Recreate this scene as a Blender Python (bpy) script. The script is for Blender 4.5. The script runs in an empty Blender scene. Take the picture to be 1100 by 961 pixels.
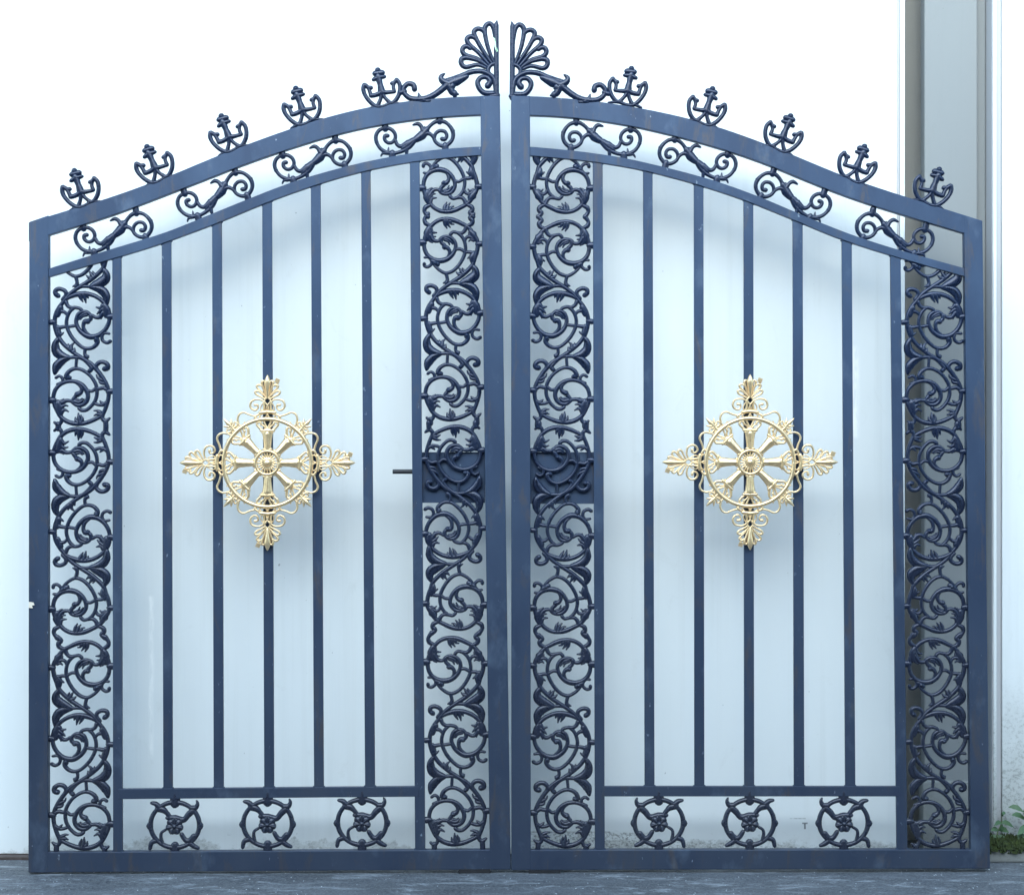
import bpy, math, random
from mathutils import Vector
random.seed(7)
S = 0.004            # metres per photo pixel on the gate plane
CX, GY = 550.0, 936.0
CAMZ = (GY - 480.5) * S
D = 8.0
sc = bpy.context.scene
col = sc.collection

def PX(px): return (px - CX) * S
def PZ(py): return (GY - py) * S
def XD(px, y): return (px - CX) * S * (D + y) / D          # world x seen at px when standing at depth y
def ZD(py, y): return CAMZ + (480.5 - py) * S * (D + y) / D

# ------------------------------------------------------------------ mesh helpers
class MB:
    def __init__(s): s.v = []; s.f = []
    def add(s, vs, fs):
        b = len(s.v); s.v += vs; s.f += [tuple(i + b for i in f) for f in fs]
    def build(s, name, mat, parent=None, smooth=True, off=(0, 0, 0), bevel=0, seg=2):
        me = bpy.data.meshes.new(name)
        me.from_pydata([(a - off[0], b - off[1], c - off[2]) for a, b, c in s.v], [], s.f)
        me.validate(); me.update()
        for p in me.polygons: p.use_smooth = smooth
        me.materials.append(mat)
        o = bpy.data.objects.new(name, me); col.objects.link(o)
        if parent: o.parent = parent
        if bevel:
            m = o.modifiers.new('bevel', 'BEVEL'); m.width = bevel; m.segments = seg
            m.limit_method = 'ANGLE'; m.angle_limit = math.radians(40)
            if smooth: m.harden_normals = True
        return o

def thing(name, label, cat, loc=(0, 0, 0), group=None):
    o = bpy.data.objects.new(name, None); col.objects.link(o); o.location = loc
    o.empty_display_size = 0.1
    o['label'] = label; o['category'] = cat
    if group: o['group'] = group
    return o
def tag(o, label=None, cat=None, group=None, kind=None):
    if label: o['label'] = label
    if cat: o['category'] = cat
    if group: o['group'] = group
    if kind: o['kind'] = kind
    return o

def catmull(pts, step):
    """pts: tuples of any dimension; smooth resample"""
    if len(pts) < 3:
        a, b = pts[0], pts[-1]
        n = max(2, int(math.hypot(b[0] - a[0], b[1] - a[1]) / step) + 1)
        return [tuple(a[k] + (b[k] - a[k]) * i / n for k in range(len(a))) for i in range(n + 1)]
    out = []
    P = [pts[0]] + list(pts) + [pts[-1]]
    for i in range(1, len(P) - 2):
        p0, p1, p2, p3 = P[i - 1], P[i], P[i + 1], P[i + 2]
        n = max(1, int(math.ceil(math.hypot(p2[0] - p1[0], p2[1] - p1[1]) / step)))
        for j in range(n):
            t = j / n
            out.append(tuple(0.5 * ((2 * p1[k]) + (-p0[k] + p2[k]) * t + (2 * p0[k] - 5 * p1[k] + 4 * p2[k] - p3[k]) * t * t
                       + (-p0[k] + 3 * p1[k] - 3 * p2[k] + p3[k]) * t ** 3) for k in range(len(p1))))
    out.append(tuple(pts[-1]))
    return out

PROF = [(-1, .55), (-1, -.25), (-.62, -.78), (0, -1.0), (.62, -.78), (1, -.25), (1, .55), (0, .75)]
def tube(mb, path, dep=0.006, y0=0.0):
    """path: (x, z, halfwidth) in metres in the x-z plane; front is -y.  Ridged cast profile, rounded ends."""
    if len(path) < 2: return
    # round the ends
    def ext(a, b):
        dx, dz = a[0] - b[0], a[1] - b[1]; L = math.hypot(dx, dz) or 1; r = a[2]
        return [(a[0] + dx / L * r * .55, a[1] + dz / L * r * .55, r * .75), (a[0] + dx / L * r * .9, a[1] + dz / L * r * .9, r * .32)]
    e0 = ext(path[0], path[1]); e1 = ext(path[-1], path[-2])
    path = e0[::-1] + list(path) + e1
    vs, fs = [], []; n = len(PROF)
    for i, p in enumerate(path):
        a = path[max(0, i - 1)]; b = path[min(len(path) - 1, i + 1)]
        dx, dz = b[0] - a[0], b[1] - a[1]; L = math.hypot(dx, dz) or 1
        nx, nz = -dz / L, dx / L
        hw = p[2]; d = min(dep, dep * (0.45 + 0.55 * hw / 0.0068)) if hw < 0.0068 else dep * min(1.35, (hw / 0.0068) ** .5)
        for (s, t) in PROF:
            vs.append((p[0] + nx * hw * s, y0 + t * d, p[1] + nz * hw * s))
    m = len(path)
    for i in range(m - 1):
        for k in range(n):
            k2 = (k + 1) % n
            fs.append((i * n + k, i * n + k2, (i + 1) * n + k2, (i + 1) * n + k))
    fs.append(tuple(range(n - 1, -1, -1))); fs.append(tuple((m - 1) * n + k for k in range(n)))
    mb.add(vs, fs)

def widths(w, n):
    if not isinstance(w, (tuple, list)): w = [w]
    out = []
    for i in range(n):
        t = i / max(1, n - 1) * (len(w) - 1); a = min(int(t), len(w) - 1); b = min(a + 1, len(w) - 1)
        out.append(w[a] + (w[b] - w[a]) * (t - a))
    return out

WS = 1.0; MINW = .0024
def stroke(mb, pts, w, fn, k, dep=0.006, y0=0.0, step=14, keep=None):
    """pts in trace pixels, w in trace pixels (full width), fn maps trace -> (x,z) metres, k = metres per trace pixel"""
    s = catmull(pts, step); ws = widths(w, len(s)); run = []
    for p, ww in zip(s, ws):
        x, z = fn(p[0], p[1])
        if keep and not keep(x, z):
            if len(run) > 1: tube(mb, run, dep, y0)
            run = []; continue
        run.append((x, z, max(ww * k / 2 * WS, MINW)))
    if len(run) > 1: tube(mb, run, dep, y0)

def blob(mb, u, v, r, fn, k, dep=0.008, y0=0.0, keep=None):
    x, z = fn(u, v); r *= k
    if keep and not keep(x, z): return
    vs, fs = [], []; N = 12; R = 4
    for j in range(R + 1):
        a = -math.pi / 2 + (math.pi) * j / R
        for i in range(N):
            t = 2 * math.pi * i / N
            vs.append((x + r * math.cos(a) * math.cos(t), y0 + dep * math.sin(a), z + r * math.cos(a) * math.sin(t)))
    for j in range(R):
        for i in range(N):
            i2 = (i + 1) % N
            fs.append((j * N + i, (j + 1) * N + i, (j + 1) * N + i2, j * N + i2))
    mb.add(vs, fs)

def prism(mb, poly, y0, y1):
    """poly: (x,z) list, extruded from y0 (front) to y1"""
    n = len(poly)
    area = sum(poly[i][0] * poly[(i + 1) % n][1] - poly[(i + 1) % n][0] * poly[i][1] for i in range(n))
    if area < 0: poly = poly[::-1]
    vs = [(x, y0, z) for x, z in poly] + [(x, y1, z) for x, z in poly]
    fs = [tuple(range(n)), tuple(range(2 * n - 1, n - 1, -1))]
    fs += [(i, i + n, (i + 1) % n + n, (i + 1) % n) for i in range(n)]
    mb.add(vs, fs)
def box(mb, x0, x1, y0, y1, z0, z1):
    prism(mb, [(x0, z0), (x1, z0), (x1, z1), (x0, z1)], y0, y1)

# ------------------------------------------------------------------ materials
def nodes(name):
    m = bpy.data.materials.new(name); m.use_nodes = True; nt = m.node_tree
    return m, nt, nt.nodes['Principled BSDF']
def N(nt, t, **kw):
    n = nt.nodes.new(t)
    for a, b in kw.items(): setattr(n, a, b)
    return n
def noise(nt, vec, scale, detail=6, rough=.55, dist=0):
    n = N(nt, 'ShaderNodeTexNoise'); n.inputs['Scale'].default_value = scale
    n.inputs['Detail'].default_value = detail; n.inputs['Roughness'].default_value = rough
    n.inputs['Distortion'].default_value = dist
    nt.links.new(vec, n.inputs['Vector']); return n.outputs['Fac']
def ramp(nt, fac, stops):
    r = N(nt, 'ShaderNodeValToRGB'); e = r.color_ramp.elements
    while len(e) < len(stops): e.new(0.5)
    for el, (p, c) in zip(e, stops):
        el.position = p; el.color = (c, c, c, 1) if isinstance(c, (int, float)) else (*c, 1)
    nt.links.new(fac, r.inputs['Fac']); return r.outputs['Color']
def mix(nt, fac, a, b, mode='MIX'):
    m = N(nt, 'ShaderNodeMix', data_type='RGBA', blend_type=mode)
    for sock, val in ((m.inputs[0], fac), (m.inputs[6], a), (m.inputs[7], b)):
        if isinstance(val, (int, float)): sock.default_value = val
        elif isinstance(val, tuple): sock.default_value = (*val, 1)
        else: nt.links.new(val, sock)
    return m.outputs[2]
def math_(nt, op, a, b=0.0, clamp=False):
    m = N(nt, 'ShaderNodeMath', operation=op, use_clamp=clamp)
    for i, v in enumerate((a, b)):
        if isinstance(v, (int, float)): m.inputs[i].default_value = v
        else: nt.links.new(v, m.inputs[i])
    return m.outputs[0]
def geo(nt):
    g = N(nt, 'ShaderNodeNewGeometry').outputs['Position']
    s = N(nt, 'ShaderNodeSeparateXYZ'); nt.links.new(g, s.inputs[0])
    return g, s.outputs
def scaled(nt, vec, sx, sy, sz, off=(0, 0, 0)):
    m = N(nt, 'ShaderNodeMapping'); m.inputs['Scale'].default_value = (sx, sy, sz); m.inputs['Location'].default_value = off
    nt.links.new(vec, m.inputs['Vector']); return m.outputs['Vector']
def bump(nt, h, bsdf, strength, dist=0.002):
    b = N(nt, 'ShaderNodeBump'); b.inputs['Strength'].default_value = strength; b.inputs['Distance'].default_value = dist
    nt.links.new(h, b.inputs['Height']); nt.links.new(b.outputs['Normal'], bsdf.inputs['Normal'])

def iron(name, c1, c2, rough=(.38, .6), cast=False):
    m, nt, b = nodes(name); g, xyz = geo(nt)
    big = noise(nt, scaled(nt, g, 1, 1, .45), 3.2, 5, .6, .4)
    fine = noise(nt, g, 60, 4, .6)
    c = mix(nt, ramp(nt, big, [(.38, 0), (.68, 1)]), c1, c2)
    # bare mill scale, brownish, in streaky patches
    mill = ramp(nt, noise(nt, scaled(nt, g, 9, 9, 2.2, (4, 2, 1)), 1.6, 8, .68, .6), [(.55, 0), (.72, 1)])
    c = mix(nt, math_(nt, 'MULTIPLY', mill, .18 if cast else .75), c, (.095, .078, .068))
    # browner towards the bottom, unevenly
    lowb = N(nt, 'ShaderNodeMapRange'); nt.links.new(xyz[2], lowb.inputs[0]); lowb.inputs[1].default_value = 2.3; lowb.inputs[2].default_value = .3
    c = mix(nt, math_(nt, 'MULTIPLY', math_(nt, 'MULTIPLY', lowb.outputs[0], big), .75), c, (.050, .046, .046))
    # chalky scuffs and specks
    sp = ramp(nt, noise(nt, scaled(nt, g, 1, 1, .5, (9, 1, 3)), 46, 3, .6), [(.70, 0), (.76, 1)])
    sm = ramp(nt, noise(nt, scaled(nt, g, 1, 1, .6, (3, 7, 2)), 8, 4, .6), [(.57, 0), (.75, 1)])
    c = mix(nt, math_(nt, 'MULTIPLY', sp, .15 if cast else .6), c, (.30, .36, .46))
    c = mix(nt, math_(nt, 'MULTIPLY', sm, .06 if cast else .24), c, (.20, .26, .36))
    nt.links.new(c, b.inputs['Base Color'])
    r = N(nt, 'ShaderNodeMapRange'); nt.links.new(fine, r.inputs[0]); r.inputs[3].default_value = rough[0]; r.inputs[4].default_value = rough[1]
    nt.links.new(r.outputs[0], b.inputs['Roughness'])
    b.inputs['Metallic'].default_value = .35 if not cast else .25
    bump(nt, noise(nt, g, 240 if not cast else 380, 3, .6), b, .12 if not cast else .3, .0006)
    return m
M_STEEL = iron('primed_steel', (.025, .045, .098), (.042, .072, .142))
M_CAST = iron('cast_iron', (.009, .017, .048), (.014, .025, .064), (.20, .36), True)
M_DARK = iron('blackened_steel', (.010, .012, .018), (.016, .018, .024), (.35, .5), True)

def gold():
    m, nt, b = nodes('gold_paint'); g, xyz = geo(nt)
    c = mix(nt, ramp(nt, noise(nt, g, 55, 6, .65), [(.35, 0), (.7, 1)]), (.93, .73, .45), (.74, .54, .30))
    mottle = N(nt, 'ShaderNodeTexNoise'); nt.links.new(g, mottle.inputs['Vector']); mottle.inputs['Scale'].default_value = 170  # fine random brown mottling
    c = mix(nt, ramp(nt, mottle.outputs['Fac'], [(.62, 0), (.74, .5)]), c, (.34, .24, .12))
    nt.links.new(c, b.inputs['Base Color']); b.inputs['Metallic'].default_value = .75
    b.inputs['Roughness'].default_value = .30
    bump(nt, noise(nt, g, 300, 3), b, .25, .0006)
    return m
M_GOLD = gold()

def wallmat(name, base, dirt, grime_h=.30, marks=False, gk=1.0):
    m, nt, b = nodes(name); g, xyz = geo(nt)
    c = mix(nt, ramp(nt, noise(nt, scaled(nt, g, 1.2, 1, .35), 1.3, 5, .6, .3), [(.3, 0), (.75, 1)]), base, tuple(k * .93 for k in base))
    # vertical rain streaks
    st = ramp(nt, noise(nt, scaled(nt, g, 14, 1, .35, (2, 0, 5)), 1.2, 6, .65), [(.52, 0), (.8, 1)])
    c = mix(nt, math_(nt, 'MULTIPLY', st, .22), c, dirt)
    # fine smudges
    sm = ramp(nt, noise(nt, scaled(nt, g, 1.5, 1, 1, (5, 3, 1)), 5.5, 8, .7, .8), [(.6, 0), (.78, 1)])
    c = mix(nt, math_(nt, 'MULTIPLY', sm, .22), c, dirt)
    # specks
    sp = ramp(nt, noise(nt, scaled(nt, g, 1, 1, .8, (1, 9, 4)), 42, 2, .5), [(.755, 0), (.79, 1)])
    c = mix(nt, math_(nt, 'MULTIPLY', sp, .55), c, (.16, .16, .16))
    # splash grime and mould near the ground
    hgt = math_(nt, 'ADD', xyz[2], math_(nt, 'MULTIPLY', math_(nt, 'SUBTRACT', noise(nt, scaled(nt, g, 2.2, 1, 2.2), 2.2, 6, .65), .5), .5))
    low = N(nt, 'ShaderNodeMapRange', interpolation_type='SMOOTHSTEP'); nt.links.new(hgt, low.inputs[0])
    low.inputs[1].default_value = grime_h; low.inputs[2].default_value = 0.02
    low.inputs[3].default_value = 0; low.inputs[4].default_value = 1
    grain = ramp(nt, noise(nt, scaled(nt, g, 1, 1, 1.3), 60, 6, .75), [(.50, 0), (.60, 1)])
    c = mix(nt, math_(nt, 'MULTIPLY', low.outputs[0], min(1, .5 * gk)), c, tuple(k * .8 for k in dirt))
    c = mix(nt, math_(nt, 'MULTIPLY', math_(nt, 'MULTIPLY', low.outputs[0], grain), min(1, .4 * gk)), c, (.14, .14, .13))
    if marks:
        def patch(px0, px1, py0, py1, soft=.006, y=.31):
            """soft box mask on the wall, given as seen in the photo"""
            x0, x1, z0, z1 = XD(px0, y), XD(px1, y), ZD(py1, y), ZD(py0, y)
            def edge(v, a, sgn):
                r = N(nt, 'ShaderNodeMapRange', interpolation_type='SMOOTHSTEP'); nt.links.new(v, r.inputs[0])
                r.inputs[1].default_value = a - soft * sgn; r.inputs[2].default_value = a + soft * sgn
                return r.outputs[0]
            wob = math_(nt, 'ADD', xyz[0], math_(nt, 'MULTIPLY', math_(nt, 'SUBTRACT', noise(nt, g, 6, 4), .5), .02))
            a = math_(nt, 'MULTIPLY', edge(wob, x0, 1), edge(wob, x1, -1))
            bb = math_(nt, 'MULTIPLY', edge(xyz[2], z0, 1), edge(xyz[2], z1, -1))
            return math_(nt, 'MULTIPLY', a, bb)
        rag = ramp(nt, noise(nt, scaled(nt, g, 3, 1, .6), 16, 6, .7), [(.36, 0), (.6, 1)])
        # whitewash smears, lime line, mould band above the ground
        c = mix(nt, math_(nt, 'MULTIPLY', math_(nt, 'MULTIPLY', patch(160.5, 164.5, 640, 815, .008), rag), .8), c, (.97, .97, .96))
        c = mix(nt, math_(nt, 'MULTIPLY', math_(nt, 'MULTIPLY', patch(912, 922, 372, 470, .014), rag), .8), c, (.96, .96, .95))
        c = mix(nt, math_(nt, 'MULTIPLY', patch(112, 150, 600, 850, .05), .12), c, (.55, .68, .80))
        spk = ramp(nt, noise(nt, scaled(nt, g, 1, 1, 1.5), 75, 5, .8), [(.50, 0), (.58, 1)])
        for (a0, a1, b0, k) in ((566, 700, 893, .65), (700, 790, 902, .5), (790, 970, 908, .55)):
            band = patch(a0, a1, b0, 930, .010)
            c = mix(nt, math_(nt, 'MULTIPLY', band, .22 * k), c, (.42, .43, .40))
            c = mix(nt, math_(nt, 'MULTIPLY', math_(nt, 'MULTIPLY', band, spk), k), c, (.07, .075, .07))
        c = mix(nt, math_(nt, 'MULTIPLY', math_(nt, 'MULTIPLY', patch(566, 655, 892.5, 894.0, .002), rag), .7), c, (.12, .12, .11))
        c = mix(nt, math_(nt, 'MULTIPLY', patch(862, 868, 883, 884.5, .002), .75), c, (.10, .10, .11))
        c = mix(nt, math_(nt, 'MULTIPLY', patch(864, 866, 884, 890, .002), .8), c, (.10, .10, .11))
        c = mix(nt, math_(nt, 'MULTIPLY', patch(22, 130, 13, 16, .008), math_(nt, 'MULTIPLY', rag, .6)), c, (.42, .44, .46))
        c = mix(nt, math_(nt, 'MULTIPLY', patch(300, 315, 63, 67, .008), .35), c, (.42, .44, .48))
        c = mix(nt, math_(nt, 'MULTIPLY', patch(848, 866, 878, 879.2, .002), math_(nt, 'MULTIPLY', rag, .5)), c, (.2, .2, .2))
    nt.links.new(c, b.inputs['Base Color']); b.inputs['Roughness'].default_value = .62
    b.inputs['Specular IOR Level'].default_value = .35
    bh = math_(nt, 'ADD', noise(nt, g, 130, 4), math_(nt, 'MULTIPLY', noise(nt, scaled(nt, g, 1, 1, .5), 6, 3), 2.0))
    bump(nt, bh, b, .10, .002)
    return m
WB = (.80, .82, .83)
M_WALL = wallmat('white_wall_paint', WB, (.52, .52, .50), .06, True)
M_WALLR = wallmat('white_wall_paint_right', WB, (.44, .45, .43), .95, False, 1.7)
M_PILLAR = wallmat('grey_pillar_paint', (.25, .262, .272), (.19, .19, .18), .3)
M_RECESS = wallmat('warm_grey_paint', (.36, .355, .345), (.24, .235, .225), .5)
M_TRIM = wallmat('grey_joint_and_shade', (.50, .50, .52), (.3, .3, .3), .3)  # joint grey, also the painted shade on the right wall's return face
M_CONC = wallmat('bare_concrete', (.30, .31, .31), (.16, .16, .15), .4)

def ground():
    m, nt, b = nodes('worn_asphalt'); g, xyz = geo(nt)
    c = mix(nt, ramp(nt, noise(nt, scaled(nt, g, .8, 3, 1), 2.0, 8, .7, .5), [(.32, 0), (.7, 1)]), (.028, .032, .042), (.105, .116, .138))
    agg = ramp(nt, noise(nt, g, 85, 4, .75), [(.40, 0), (.62, 1)])
    c = mix(nt, math_(nt, 'MULTIPLY', agg, .45), c, (.24, .26, .28))
    pal = ramp(nt, noise(nt, scaled(nt, g, 1.4, 4, 1, (2, 5, 1)), 3.2, 9, .78, .6), [(.52, 0), (.63, 1)])
    c = mix(nt, math_(nt, 'MULTIPLY', pal, .65), c, (.36, .39, .43))
    v = N(nt, 'ShaderNodeTexVoronoi'); v.inputs['Scale'].default_value = 62; nt.links.new(scaled(nt, g, 1, .3, 1), v.inputs['Vector'])
    chips = ramp(nt, v.outputs['Distance'], [(.07, 1), (.18, 0)])
    sel = ramp(nt, noise(nt, scaled(nt, g, 1, 2, 1, (3, 3, 3)), 7, 6, .75), [(.50, 0), (.57, 1)])
    c = mix(nt, math_(nt, 'MULTIPLY', chips, sel), c, (.70, .74, .78))
    nt.links.new(c, b.inputs['Base Color'])
    r = N(nt, 'ShaderNodeMapRange'); nt.links.new(noise(nt, g, 12, 5), r.inputs[0]); r.inputs[3].default_value = .42; r.inputs[4].default_value = .85
    nt.links.new(r.outputs[0], b.inputs['Roughness'])
    bump(nt, math_(nt, 'ADD', noise(nt, g, 90, 6, .75), math_(nt, 'MULTIPLY', noise(nt, g, 10, 4), 1.5)), b, .8, .006)
    return m
M_GROUND = ground()
def simple(name, c1, c2, scale, rough=.7, bs=.3):
    m, nt, b = nodes(name); g, xyz = geo(nt)
    f = noise(nt, g, scale, 6, .7)
    nt.links.new(mix(nt, ramp(nt, f, [(.35, 0), (.68, 1)]), c1, c2), b.inputs['Base Color'])
    b.inputs['Roughness'].default_value = rough; bump(nt, f, b, bs, .004); return m
M_BLOCKER = simple('light_blocker', (.09, .075, .065), (.13, .11, .10), 4)  # dark surface of the added light blocker
M_RUST = simple('rusted_sill', (.05, .035, .03), (.11, .085, .08), 30)
M_MOSS = simple('moss', (.018, .026, .008), (.055, .075, .018), 40, .95, .8)
M_LEAF = simple('weed_leaf', (.04, .085, .03), (.07, .135, .055), 30, .55, .1)
M_STEM = simple('weed_stem', (.10, .14, .06), (.14, .18, .08), 30, .6, .1)
M_LABEL = simple('torn_sticker', (.7, .62, .5), (.8, .76, .7), 60, .7, .1)
M_TAPE = simple('green_tape', (.35, .75, .38), (.7, .85, .7), 60, .6, .1)

# ------------------------------------------------------------------ cast scroll unit (trace at 12x, origin at photo 450,675)
U = [  # (points, width)
 # ---- circle H
 ([(705,215),(640,185),(560,148),(480,124),(400,118),(320,132),(240,178),(170,260),(125,350),(110,450),(125,540),(170,610),(240,655),(330,672),(420,652),(490,600),(535,530),(545,460),(520,400),(470,360),(410,350),(350,368),(325,400)], (38,46,40,40,38,42,52,40,36,34)),
 ([(420,640),(455,590),(460,540),(430,500),(390,492)], (22,34,38,52)),
 ([(345,375),(350,430),(385,462),(400,488)], (40,38,40)),
 ([(400,372),(460,396),(505,450)], (40,30,14)),
 ([(395,392),(440,415),(462,458)], (34,26,12)),
 ([(175,225),(160,300),(158,385)], (40,84,50)),
 ([(200,235),(222,292),(282,300)], (40,34,12)),
 ([(185,280),(225,345),(268,352)], (44,34,12)),
 ([(190,330),(240,398),(300,410),(345,388)], (50,38,30)),
 ([(150,350),(145,405)], (40,16)), ([(180,350),(190,405),(228,430)], (40,34,12)),
 ([(395,140),(398,190),(425,240)], (44,34,10)), ([(430,140),(440,190),(470,228)], (44,30,10)), ([(470,148),(490,182),(520,188)], (40,28,10)),
 ([(692,210),(672,268),(630,304),(570,300),(510,290),(472,322)], (44,38,34,32,36)),
 ([(570,300),(620,340),(660,400),(680,480),(675,560),(640,650),(580,740),(500,810),(410,835),(330,800),(270,750),(232,700)], (34,34,36,36,34,28)),
 ([(225,675),(292,715)], (50,60)),
 ([(540,520),(600,515),(650,540),(680,562)], 32), ([(680,560),(730,555),(785,570)], (30,40)),
 ([(690,208),(750,260),(800,330),(840,400),(850,470),(835,560),(805,640),(780,720),(720,790),(640,860),(560,915),(480,965),(410,1010),(340,1065),(270,1150),(200,1240),(155,1330),(140,1430),(155,1530),(195,1630),(260,1720),(330,1785),(410,1845),(496,1900),(627,1980),(708,2062),(770,2140),(835,2245),(868,2345),(865,2450),(835,2560),(798,2650)], (40,42,42,42,38,40,42,40,40,42,40,38)),
 ([(735,262),(785,325),(822,400)], (30,74,30)), ([(800,385),(740,352),(692,366),(670,412)], (40,34,28)), ([(795,400),(755,392),(728,412)], (36,26,10)), ([(735,330),(725,300)], (30,12)),
 ([(795,555),(775,620),(770,700)], (30,70,30)), ([(775,650),(742,622),(712,640)], (36,28,12)),
 ([(120,628),(170,625),(210,665),(212,715),(165,752),(120,742),(114,712)], (26,32,32,34)),
 ([(625,862),(575,842),(556,822)], (44,34,10)), ([(645,850),(612,795),(588,765)], (46,34,10)), ([(672,835),(655,795),(640,772)], (40,30,10)),
 ([(410,835),(425,880),(432,930),(420,965)], (36,34,44)), ([(425,950),(378,968)], (40,16)),
 ([(60,430),(105,430)], 66), ([(850,450),(905,447)], 56),
 ([(192,205),(132,175),(114,125),(136,84),(162,50)], (34,46,36,46)),
 ([(702,212),(765,182),(776,136),(742,102),(792,50)], (34,46,44,42)),
 # ---- feather between H and I
 ([(785,735),(816,800),(808,865),(750,915),(680,945),(600,975)], (34,70,96,98,76,34)),
 ([(600,975),(700,992),(776,1030),(818,1085),(828,1140),(828,1195)], (34,70,88,74,40)),
 ([(640,975),(540,966),(470,975),(420,1003)], 34),
 # ---- circle I
 ([(270,1150),(330,1110),(420,1076),(520,1062),(620,1075),(720,1120),(800,1190),(850,1270),(870,1360),(855,1460),(800,1550),(720,1612),(620,1630),(540,1600),(470,1540),(430,1460),(430,1390),(455,1330),(510,1300),(570,1305),(618,1345)], (30,50,42,40,38,42,54,42,36,34)),
 ([(620,1612),(550,1560),(522,1490),(540,1430),(582,1428)], (22,34,38,54)),
 ([(618,1345),(620,1392),(582,1425)], 40), ([(555,1318),(490,1350),(460,1405)], (40,30,14)), ([(565,1342),(512,1362),(484,1400)], (34,26,12)),
 ([(800,1195),(822,1280),(824,1355)], (40,88,50)), ([(780,1215),(750,1252),(694,1242)], (44,34,12)), ([(780,1265),(735,1300),(706,1328)], (44,34,12)),
 ([(785,1310),(740,1368),(690,1376),(636,1345)], (48,38,30)), ([(775,1330),(758,1392)], (40,12)), ([(832,1320),(832,1368)], (36,14)),
 ([(470,1082),(488,1130),(512,1168)], (50,34,10)), ([(520,1076),(540,1130),(552,1180)], (50,32,10)), ([(565,1078),(582,1120)], (44,14)),
 ([(288,1170),(310,1220),(360,1248),(420,1245),(480,1262),(505,1292)], (40,36,34,34)),
 ([(395,1248),(340,1300),(305,1380),(298,1460),(320,1540),(370,1630),(440,1710),(520,1770),(600,1785),(670,1760),(714,1705),(706,1662)], (34,34,36,36,34,36,46)),
 ([(694,1648),(698,1680)], (46,50)),
 ([(430,1478),(380,1488),(330,1495)], 32), ([(300,1495),(250,1500),(195,1512)], (30,42)),
 ([(215,1245),(180,1350)], (60,44)), ([(205,1290),(270,1305),(312,1350)], (44,34,26)), ([(205,1262),(245,1295)], (36,12)),
 ([(180,1495),(200,1605)], (40,58)), ([(205,1605),(240,1592),(258,1575)], (40,28,10)),
 ([(330,1775),(325,1725)], (50,16)), ([(365,1800),(368,1745),(402,1712)], (50,34,12)), ([(400,1825),(412,1782)], (44,14)),
 ([(240,1138),(286,1082),(275,1030),(210,1000),(152,1015),(146,1062),(182,1092)], (34,40,40,42,48)),
 ([(868,1588),(805,1582),(772,1622),(785,1680),(840,1708),(884,1688)], (26,32,32,36)),
 ([(558,1780),(546,1825),(552,1868),(582,1895)], (34,32,40)), ([(552,1868),(600,1880)], (30,12)),
 ([(80,1440),(138,1435)], 52), ([(865,1368),(915,1362)], 62),
 # ---- feather between I and J
 ([(190,1650),(156,1722),(166,1815),(240,1880),(351,1903)], (34,74,92,80,34)),
 ([(351,1903),(254,1938),(176,2018),(152,2112)], (34,78,86,34)),
 ([(330,1903),(440,1898),(510,1915),(578,1965),(640,2040),(612,2080)], (34,36,36,44)),
 # ---- circle J
 ([(720,2070),(700,2015),(740,1968),(800,1962),(850,1995),(852,2040),(812,2052)], (34,42,42,46,52)),
 ([(795,2200),(722,2165),(706,2130)], (40,30,12)), ([(825,2240),(762,2232),(738,2190)], (40,30,12)),
 ([(848,2325),(800,2300),(735,2312),(705,2290)], (40,38,32)),
 ([(792,2660),(720,2702),(620,2745),(520,2770),(420,2770),(320,2740),(240,2680),(190,2600),(150,2510),(138,2420),(160,2330),(220,2260),(310,2218),(410,2216),(500,2250),(560,2310),(595,2390),(582,2470),(530,2520),(460,2530),(410,2502),(375,2470)], (36,42,46,42,38,38,40,44,42,36)),
 ([(420,2226),(480,2262),(512,2310),(500,2360),(450,2388)], (22,34,38,56)),
 ([(445,2390),(405,2452)], (36,42)), ([(420,2480),(480,2492),(542,2450)], (50,40,14)), ([(440,2455),(490,2462),(520,2440)], (34,28,10)),
 ([(405,2455),(370,2470),(310,2468),(255,2495)], (30,36,46)), ([(205,2480),(218,2560),(238,2650)], (40,84,44)),
 ([(185,2510),(188,2462)], (40,14)), ([(225,2490),(275,2448)], (46,14)), ([(235,2560),(285,2530),(330,2538)], (44,34,10)), ([(245,2625),(282,2588),(338,2612)], (44,36,10)),
 ([(478,2765),(440,2725),(432,2690)], (44,34,10)), ([(490,2765),(478,2690),(472,2635)], (54,40,10)), ([(515,2762),(525,2710),(508,2660)], (44,32,10)),
 ([(775,2650),(722,2648),(684,2664)], (44,34,10)), ([(765,2625),(722,2602),(682,2600)], (44,32,10)), ([(770,2672),(720,2690),(690,2700)], (40,26,10)),
 ([(345,2168),(305,2160),(325,2100),(390,2055),(470,2050),(560,2090),(640,2160),(700,2260),(716,2360),(700,2450),(650,2530),(580,2590),(520,2596),(480,2570)], (50,38,34,34,36,36,34,38)),
 ([(598,2335),(650,2342),(702,2300)], 32), ([(692,2505),(740,2522),(800,2522),(852,2488)], (32,34,40)), ([(800,2512),(758,2474)], (40,16)),
 ([(438,1915),(434,1980),(430,2045)], 30),
 ([(168,2168),(210,2145),(252,2172),(262,2225)], (30,30,34)), ([(262,2232),(188,2252)], (40,26)),
 ([(232,2650),(252,2715),(232,2768),(190,2778),(156,2752)], (36,36,38,26)), ([(205,2775),(208,2832)], 52),
 ([(800,2640),(790,2700),(832,2735),(886,2700)], (36,40,44,24)), ([(835,2745),(840,2832)], 50),
 ([(95,2465),(140,2462)], 62), ([(868,2350),(918,2345)], 56),
]
BLOBS = [(388,492,30),(270,702,34),(118,716,22),(580,1430,30),(166,1080,26),(884,1690,20),(700,1660,28),(450,2388,32),(818,2048,30),(612,2076,24),(336,2166,26),(190,2776,24)]

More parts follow.
